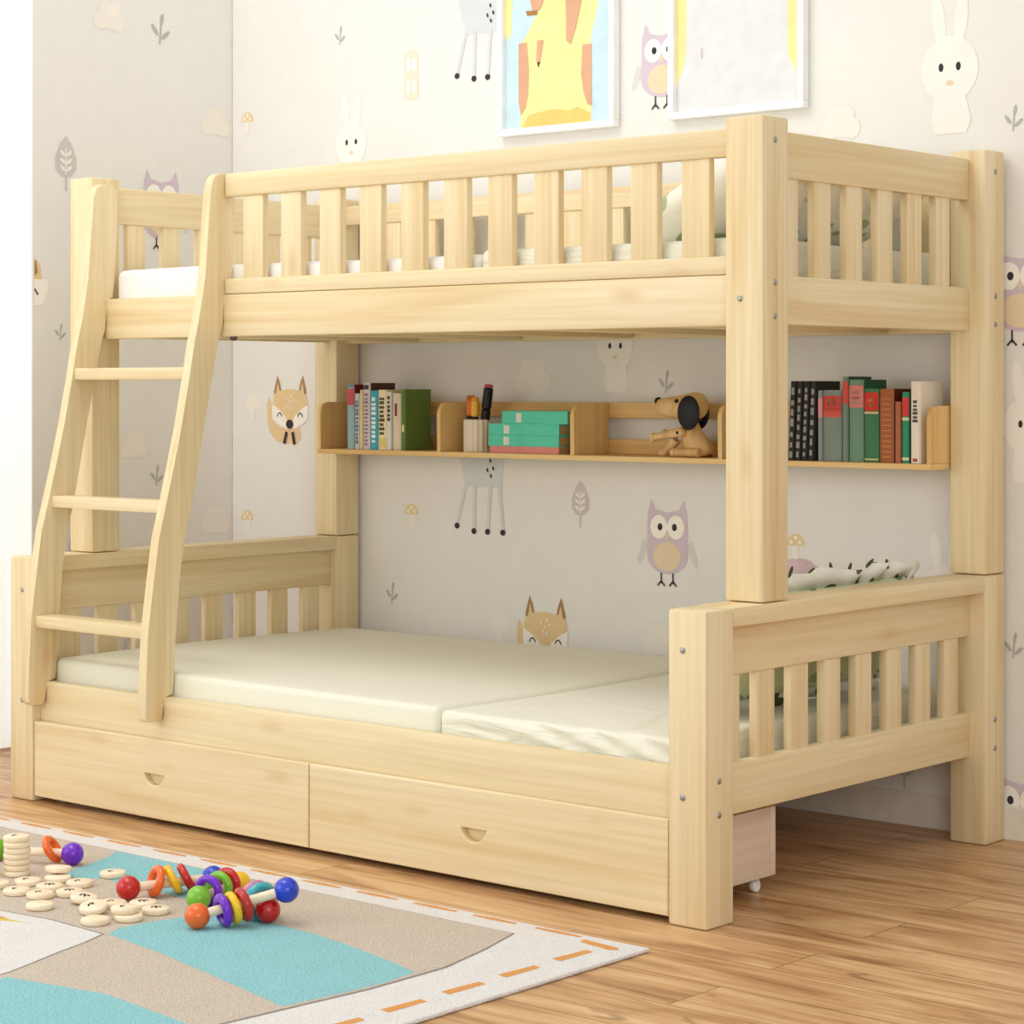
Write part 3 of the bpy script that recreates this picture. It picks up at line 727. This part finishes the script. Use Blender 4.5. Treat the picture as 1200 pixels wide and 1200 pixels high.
for s in (-1, 1):
    bm = bmesh.new(); sphere(bm, 1, DP(1.303 if s < 0 else 1.287, .924, s*.0305), (.032, .0065, .0405)); from_bm('ear', bm, BLACK, head, smooth=True)
    bm = bmesh.new(); sphere(bm, .005, DP(1.2635, .9515, s*.0245)); from_bm('eye', bm, BLACK, head, smooth=True)
    bm = bmesh.new(); tube(bm, DP(1.277, .878, s*.0245), DP(1.196, .869+.004*s, s*.0245), .0115, .0075); sphere(bm, .0095, DP(1.193, .868+.004*s, s*.0245), (.8, 1, 1.3)); sphere(bm, .0118, DP(1.277, .878, s*.0245))
    fl = from_bm('front_leg', bm, DOGW, dog, angle=45)
    bm = bmesh.new(); tube(bm, DP(1.274, .877, s*.035), DP(1.274, .877, s*.0375), .004, .004); from_bm('joint_pin', bm, BLACK, fl, angle=40)
    bm = bmesh.new()
    if s < 0: tube(bm, DP(1.335, .831, -.030), DP(1.262, .830, -.034), .0112, .0085); sphere(bm, .0108, DP(1.262, .8302, -.034), (.9, 1, 1))
    else: tube(bm, DP(1.335, .831, .030), DP(1.252, .830, .034), .0112, .0085); sphere(bm, .0108, DP(1.252, .8302, .034), (.9, 1, 1))
    from_bm('hind_leg', bm, DOGW, dog, angle=45)
bm = bmesh.new(); tube(bm, DP(1.252, .860, -.01), DP(1.216, .824, -.013), .013, .0085); sphere(bm, .0088, DP(1.214, .8282, -.013), (1.25, 1, 1))
from_bm('leg', bm, DOGW, dog, angle=45)
bm = bmesh.new(); bmesh.ops.create_circle(bm, segments=4, radius=.001)
bm.free()
bm = bmesh.new(); torus(bm, .021, .0035); from_bm('collar', bm, mc((96, 58, 34)), dog, DP(1.291, .9045), (0, math.radians(-12), 0), smooth=True)

# ------------------------------------------------------------------ pictures
def picture(x0, x1, z0, z1, bw, label, art):
    yb = YW-.0012; t = empty('framed_picture', ((x0+x1)/2, yb, z0), label, 'picture', 'framed animal prints on the back wall')
    bm = bmesh.new(); cx = (x0+x1)/2; d = .024
    for a, b in (((x0, z0), (x1, z0+bw)), ((x0, z1-bw), (x1, z1)), ((x0, z0+bw), (x0+bw, z1-bw)), ((x1-bw, z0+bw), (x1, z1-bw))):
        add_box(bm, (a[0]-cx, -d, a[1]-z0), (b[0]-cx, 0, b[1]-z0), .0012, 1)
    from_bm('frame', bm, FRAME, t, angle=40)
    bm = bmesh.new(); mats = [mc(art[0], .7)]
    add_box(bm, (x0+bw-cx, -.010, bw), (x1-bw-cx, -.002, z1-z0-bw)); h = .0101
    for c, pts in art[1]:
        if mc(c, .7) not in mats: mats.append(mc(c, .7))
        h += .0002
        bm.faces.new([bm.verts.new((x-cx, -h, z-z0)) for x, z in pts]).material_index = mats.index(mc(c, .7))
    from_bm('print', bm, mats, t)
YEL, BRN = (250, 234, 162), (222, 172, 138)
picture(.600, .987, 1.631, 2.19, .018, 'white-framed picture of a yellow and brown giraffe on blue, left of the two', ((204, 230, 240), [
    (YEL, [(.669, 1.648), (.903, 1.648), (.905, 1.72), (.902, 1.86), (.925, 1.94), (.945, 2.16), (.70, 2.16), (.735, 1.95), (.70, 1.9), (.67, 1.86)]),
    (YEL, [(.6165, 1.905), (.628, 1.875), (.640, 1.90), (.648, 2.16), (.6165, 2.16)]),
    ((244, 206, 120), [(.669, 1.648), (.903, 1.648), (.9, 1.672), (.86, 1.69), (.83, 1.682), (.80, 1.688), (.76, 1.69), (.70, 1.682)]),
    (BRN, [(.664, 1.868), (.692, 1.868), (.699, 1.80), (.697, 1.735), (.688, 1.70), (.672, 1.682), (.664, 1.72)]),
    (BRN, [(.876, 1.845), (.905, 1.845), (.906, 1.69), (.893, 1.694), (.879, 1.725), (.872, 1.77)]),
    (BRN, [(.727, 1.87), (.749, 1.87), (.738, 1.818), (.730, 1.80), (.724, 1.822)]), ((92, 66, 56), [(.7265, 1.815), (.7375, 1.815), (.731, 1.80)]),
    (BRN, [(.815, 2.05), (.885, 2.05), (.873, 1.957), (.853, 1.885), (.838, 1.85), (.824, 1.86), (.822, 1.95)]),
    (BRN, [(.700, 2.04), (.757, 2.04), (.749, 1.971), (.736, 1.948), (.712, 1.946), (.704, 1.976)]), ((176, 124, 60), [(.689, 1.949), (.727, 1.947), (.726, 1.936), (.694, 1.937)])]))
picture(1.152, 1.546, 1.633, 2.19, .018, 'white-framed pale picture with yellow edges, right of the two', ((230, 229, 229), [
    (YEL, [(1.169, 1.71), (1.180, 1.735), (1.192, 1.762), (1.199, 1.80), (1.203, 2.16), (1.169, 2.16)]),
    (YEL, [(1.493, 2.16), (1.494, 1.765), (1.504, 1.745), (1.529, 1.70), (1.529, 2.16)]),
    ((208, 200, 206), [(1.243, 1.80), (1.249, 1.80), (1.25, 1.775), (1.244, 1.775)])]))

# ------------------------------------------------------------------ rug
def pile(name, rgb, amt=.1):
    m, nt, b = new_mat(name)
    tc = nt.nodes.new('ShaderNodeTexCoord')
    n = N(nt, 'ShaderNodeTexNoise', Scale=230.0, Detail=3.0); nt.links.new(tc.outputs['Object'], n.inputs['Vector'])
    n2 = N(nt, 'ShaderNodeTexNoise', Scale=14.0, Detail=3.0); nt.links.new(tc.outputs['Object'], n2.inputs['Vector'])
    c = srgb(*rgb)
    k = ramp(nt, n.outputs['Fac'], [(.32, tuple(x*(1-2*amt) for x in c[:3])+(1,)), (.68, tuple(min(1, x*(1+amt)) for x in c[:3])+(1,))])
    k = mixc(nt, .5, k, ramp(nt, n2.outputs['Fac'], [(.3, (.92, .92, .92, 1)), (.7, (1, 1, 1, 1))]), 'MULTIPLY')
    nt.links.new(k, b.inputs['Base Color']); b.inputs['Roughness'].default_value = 1; b.inputs['Specular IOR Level'].default_value = .05
    b.inputs['Sheen Weight'].default_value = .25
    bump(nt, b, n.outputs['Fac'], .9, .006)
    return m
RUGM = [pile('rug_white', (240, 236, 232), .05), pile('rug_taupe', (216, 200, 180), .13), pile('rug_turquoise', (146, 212, 218), .14), pile('rug_orange', (236, 160, 66), .06), pile('rug_yellow', (236, 214, 60)), pile('rug_line', (150, 138, 134))]
bm = bmesh.new(); add_box(bm, (-.50, -2.3, .0005), (2.075, -.187, .008), .003, 2)
def patch(pts, mi, h):
    bm.faces.new([bm.verts.new((x, y, .008+h)) for x, y in pts]).material_index = mi
patch([(-.3, -.262), (1.83, -.262), (1.845, -.31), (1.868, -.383), (1.90, -.52), (1.9, -.70), (1.87, -1.0), (1.88, -2.1), (-.3, -2.1)], 5, .0002)
patch([(-.3, -.264), (1.826, -.264), (1.84, -.31), (1.863, -.383), (1.893, -.52), (1.893, -.70), (1.863, -1.0), (1.873, -2.1), (-.3, -2.1)], 1, .0004)
patch([(.725, -.266), (1.17, -.268), (1.20, -.34), (1.215, -.42), (1.235, -.49), (1.17, -.468), (1.09, -.462), (1.0, -.466), (.923, -.452), (.838, -.503), (.80, -.44), (.785, -.385), (.76, -.32)], 2, .0006)
patch([(1.284, -.742), (1.264, -.70), (1.266, -.64), (1.285, -.577), (1.324, -.51), (1.40, -.497), (1.471, -.493), (1.56, -.50), (1.643, -.514), (1.76, -.54), (1.88, -.575), (1.888, -.66), (1.88, -.76), (1.865, -.865), (1.74, -.835), (1.616, -.805), (1.45, -.768)], 2, .0006)
wc = [(.70, -.80), (.85, -.772), (.991, -.758), (1.118, -.742), (1.276, -.750), (1.30, -.81), (1.318, -.875), (1.345, -.955), (1.366, -1.02), (1.37, -1.25), (1.1, -1.22), (.82, -1.25), (.75, -1.0)]
patch([(1.02+(x-1.02)*1.012, -1.0+(y+1.0)*1.02) for x, y in wc], 5, .0006); patch(wc, 0, .0008)
patch([(1.055, -.805), (1.075, -.795), (1.118, -.781), (1.085, -.787), (1.04, -.79), (1.0, -.80), (1.0, -.815)], 4, .001); patch([(1.0, -.806), (1.06, -.79), (1.03, -.786), (1.0, -.79)], 3, .0012)
patch([(1.39, -1.04), (1.60, -1.0), (1.84, -1.03), (1.85, -1.28), (1.62, -1.25), (1.40, -1.27)], 2, .0006)
patch([(.25, -.60), (.45, -.56), (.66, -.59), (.65, -.82), (.45, -.80), (.26, -.83)], 2, .0006)
x = -.44
while x < 1.95:
    r = random.uniform(-.004, .004)
    patch([(x, -.1995+r*.3), (x+.05, -.1955), (x+.108+r, -.1995), (x+.108+r, -.2085), (x+.05, -.2115), (x, -.2085)], 3, .0003); x += .1512
patch([(1.95, -.214), (2.035, -.224), (2.043, -.236), (2.03, -.246), (1.955, -.233)], 3, .0003)
y = -.27
while y > -2.25:
    patch([(2.0, y), (2.018, y-.004), (2.016, y-.09), (1.994, y-.086)], 3, .0003); y -= .14
tag(from_bm('rug', bm, RUGM), 'patterned rug of taupe, turquoise and white cells with an orange dashed border on the floor', 'rug')
RZ = .0086

# ------------------------------------------------------------------ wooden number discs
def disc_mesh(marked, seed):
    r = random.Random(seed); bm = bmesh.new(); R, H = .0262, .0113
    lathe(bm, [(0, 0), (R-.003, 0), (R-.0008, .0012), (R, .0035), (R, H-.0035), (R-.0008, H-.0012), (R-.003, H), (0, H)], 36)
    if marked:
        for k in range(r.choice((1, 2, 2))):
            ox = -.0045+.009*k
            pts = [(ox+.0034*math.cos(a)+r.uniform(-.0004, .0004), .0068*math.sin(a)) for a in [2*math.pi*i/9 for i in range(8)]]
            for (x0, y0), (x1, y1) in zip(pts, pts[1:]):
                dx, dy = x1-x0, y1-y0; l = math.hypot(dx, dy); nx, ny = -dy/l*.0019, dx/l*.0019
                bm.faces.new([bm.verts.new((a, b, H+.00025)) for a, b in ((x0+nx, y0+ny), (x1+nx, y1+ny), (x1-nx, y1-ny), (x0-nx, y0-ny))]).material_index = 1
    me = bpy.data.meshes.new('wooden_disc'); bmesh.ops.recalc_face_normals(bm, faces=bm.faces); bm.to_mesh(me); bm.free()
    for q in me.polygons: q.use_smooth = True
    me.set_sharp_from_angle(angle=math.radians(45))
    me.materials.append(BEECH); me.materials.append(INK)
    return me
dm = [disc_mesh(True, s) for s in range(6)]; dplain = disc_mesh(False, 0)
GD = 'loose wooden discs on the rug'
def disc(x, y, z, label, rot=(0, 0, 0), marked=True, group=GD, k=[0]):
    k[0] += 1
    o = link('wooden_disc', dm[k[0] % 6] if marked else dplain, BEECH, None, (x, y, z), (rot[0], rot[1], rot[2]+.75+random.uniform(-.5, .5)))
    tag(o, label, 'disc', group)
for x, y, z, label, rot, mk in (
    (.916, -.432, RZ, 'wooden disc lying alone on the turquoise patch, behind the red ball', (0, 0, 0), 1),
    (.845, -.512, RZ+.0133, 'wooden disc tipped on top of another below the purple ball', (-.06, .08, 0), 0),
    (.867, -.530, RZ, 'wooden disc underneath the tipped disc below the purple ball', (0, 0, 0), 0),
    (.846, -.587, RZ, 'number disc lying just right of the foot of the wooden disc stack', (0, 0, 0), 1),
    (.818, -.642, RZ, 'number disc cut by the left edge of the photo, in front of the stack', (0, 0, 0), 1),
    (.917, -.589, RZ, 'number disc in the middle of the loose cluster, behind the front-left pair', (0, 0, 0), 1),
    (.898, -.652, RZ, 'number disc in the second row from the left edge, below the stack', (0, 0, 0), 1),
    (.935, -.530, RZ, 'number disc touching the turquoise patch, right of the tipped disc', (0, 0, 0), 1),
    (.957, -.642, RZ, 'number disc lying just behind the plain front-left disc', (0, 0, 0), 1),
    (1.032, -.700, RZ, 'plain blank disc at the front left of the cluster', (0, 0, 0), 0),
    (.985, -.594, RZ, 'number disc partly covered by a tilted disc in the cluster centre', (0, 0, 0), 1),
    (1.058, -.617, RZ+.004, 'tilted number disc leaning on its left neighbour in the cluster centre', (.0, .14, -.75), 1),
    (1.138, -.658, RZ+.006, 'tilted number disc with large dark digits behind the plain front disc', (.23, .0, 0), 1),
    (1.205, -.708, RZ, 'plain blank disc nearest the camera at the front of the cluster', (0, 0, 0), 0),
    (1.214, -.646, RZ+.0117, 'number disc lying on top of another in front of the red ball', (0, 0, 0), 1),
    (1.229, -.650, RZ, 'wooden disc under another disc in front of the red ball', (0, 0, 0), 0),
    (1.165, -.562, RZ, 'number disc behind the rightmost loose disc, under the orange ring', (0, 0, 0), 1),
    (1.223, -.580, RZ, 'rightmost loose number disc beside the turquoise cell', (0, 0, 0), 1),
    (1.123, -.601, RZ, 'number disc half hidden between the red ball and the stacked pair', (0, 0, 0), 1)):
    disc(x, y, z, label, rot, mk)
GS = 'discs of the tall stack'
names = ['bottom disc', 'second disc from the bottom', 'third disc from the bottom', 'fourth disc from the bottom', 'third disc from the top', 'second disc from the top', 'top disc with number']
for k in range(7):
    disc(.76+random.uniform(-.0015, .0015), -.549+random.uniform(-.0015, .0015), RZ+.0115*k, names[k]+' of the tall wooden disc stack', (0, 0, 0), k == 6, GS)
for k in range(4):
    disc(.715+random.uniform(-.001, .001), -.603, RZ+.0115*k, ('bottom', 'second', 'third', 'top')[k]+' disc of the short stack at the left edge of the photo', (0, 0, 0), False, 'discs of the short stack')

# ------------------------------------------------------------------ rattles
TOY = dict(red=(196, 18, 22), blue=(28, 60, 200), orange=(240, 104, 20), green=(122, 190, 36), purple=(112, 22, 200), yellow=(248, 196, 20), teal=(60, 176, 186), pink=(206, 130, 170), dred=(186, 24, 20))
TM = {k: flat('lacquer_'+k, v, .28, .5, .4, .02) for k, v in TOY.items()}
BR = .0232
def rattle(a, ca, b, cb, rings, label):
    """wooden stick from a to b, a ball on each end (colour None: bare end), rings = (t, colour, lift, yaw, pitch, scale)"""
    a, b = Vector(a), Vector(b); d = b-a
    t = empty('rattle_toy', ((a.x+b.x)/2, (a.y+b.y)/2, RZ), label, 'rattle', 'wooden rattles on the rug')
    o = t.location
    bm = bmesh.new(); tube(bm, a-o, b-o, .0088, .0088, 20); from_bm('stick', bm, BEECH, t, angle=40)
    for q, c in ((a, ca), (b, cb)):
        if c:
            bm = bmesh.new(); sphere(bm, BR); from_bm('ball', bm, TM[c], t, q-o, smooth=True)
    base = d.to_track_quat('Z', 'Y').to_matrix().to_4x4()
    for s, c, lift, yaw, pitch, k in rings:
        bm = bmesh.new(); torus(bm, .0226*k, .0081*k**.5)
        M = Matrix.Rotation(pitch, 4, Vector((-.654, .756, 0))) @ Matrix.Rotation(yaw, 4, 'Z')
        e = (M @ base).to_euler()
        from_bm('ring', bm, TM[c], t, a+d*s+Vector((0, 0, lift))-o, e, smooth=True)
Z0 = RZ+BR
rattle((1.101, -.545, Z0), 'red', (1.155, -.379, Z0), 'blue', [(.32, 'orange', .007, -.05, .32, 1), (.52, 'yellow', .006, -.3, -.5, 1), (.68, 'red', .006, -.3, -.5, 1)], 'wooden rattle with red and blue end balls and orange, yellow, red rings')
rattle((1.375, -.612, Z0), 'orange', (1.470, -.482, Z0+.039), 'blue', [(.285, 'purple', -.003, .3, .05, 1), (.40, 'yellow', -.004, .28, .0, 1), (.515, 'dred', -.004, .28, -.03, 1.05)], 'wooden rattle with orange ball in front and raised blue ball behind')
rattle((1.268, -.515, Z0), 'green', (1.232, -.382, Z0), 'yellow', [(.24, 'purple', .007, -.05, -.05, 1), (.50, 'green', .007, -.1, .0, 1), (.72, 'red', .007, -.2, -.1, 1.05)], 'wooden rattle with green ball in front of purple, green and red rings')
rattle((1.437, -.497, Z0), 'red', (1.365, -.478, Z0), None, [(.36, 'teal', .010, .1, .0, 1.22), (.62, 'pink', .010, .1, .0, 1.22)], 'wooden rattle with red ball in front of teal and pink rings')
rattle((.768, -.416, Z0), 'purple', (.612, -.49, Z0), 'green', [(.26, 'orange', .007, .15, -.55, 1)], 'wooden rattle with purple ball and orange ring behind the disc stack')

# ------------------------------------------------------------------ light, world, camera
w = bpy.data.worlds.new('room_daylight'); SC.world = w; w.use_nodes = True
wt = w.node_tree; bg = wt.nodes['Background']; bg.inputs[1].default_value = .83
wc = wt.nodes.new('ShaderNodeTexCoord'); ws = wt.nodes.new('ShaderNodeSeparateXYZ'); wt.links.new(wc.outputs['Generated'], ws.inputs[0])
wm = N(wt, 'ShaderNodeMath', operation='MULTIPLY'); wm.inputs[1].default_value = -.9; wt.links.new(ws.outputs['Y'], wm.inputs[0])
wx = N(wt, 'ShaderNodeMath', operation='MAXIMUM'); wt.links.new(ws.outputs['Z'], wx.inputs[0]); wt.links.new(wm.outputs[0], wx.inputs[1])
wt.links.new(ramp(wt, wx.outputs[0], [(0, (.16, .155, .15, 1)), (.6, (1, .99, .965, 1))]), bg.inputs[0])
def area(name, loc, target, size, power, col):
    l = bpy.data.lights.new(name, 'AREA'); l.shape = 'RECTANGLE'; l.size, l.size_y = size; l.energy = power; l.color = col
    o = bpy.data.objects.new(name, l); COL.objects.link(o); o.location = loc
    o.rotation_euler = (Vector(target)-Vector(loc)).to_track_quat('-Z', 'Y').to_euler()
    return o
area('window_daylight', (-.25, -2.75, 1.35), (.8, .7, .85), (2.0, 1.3), 21, (1, .985, .965))
area('ceiling_lamp', (.55, -1.0, 3.6), (.7, -.4, 0), (2.2, 1.4), 38, (1, .975, .94))
area('side_fill', (4.9, -2.6, 1.32), (1.3, 1.0, .9), (1.8, 1.1), 26, (1, .985, .96))  # unseen fill added to lift the end faces and the wall under the bunk

cam = bpy.data.cameras.new('camera'); co = bpy.data.objects.new('camera', cam); COL.objects.link(co)
F, PX, PY, YAW = 2669.36, 602.305, 452.108, .713246
co.location = (4.4926, -3.3433, .9874); co.rotation_euler = (math.pi/2, 0, YAW)
cam.sensor_fit = 'HORIZONTAL'; cam.sensor_width = 36; cam.lens = F/1200*36
cam.shift_x = (600-PX)/1200; cam.shift_y = -(600-PY)/1200; cam.clip_start = .05
SC.camera = co
vs = SC.view_settings
vs.view_transform = 'Standard'; vs.look = 'None'; vs.gamma = 1; vs.use_curve_mapping = False; vs.exposure = 0
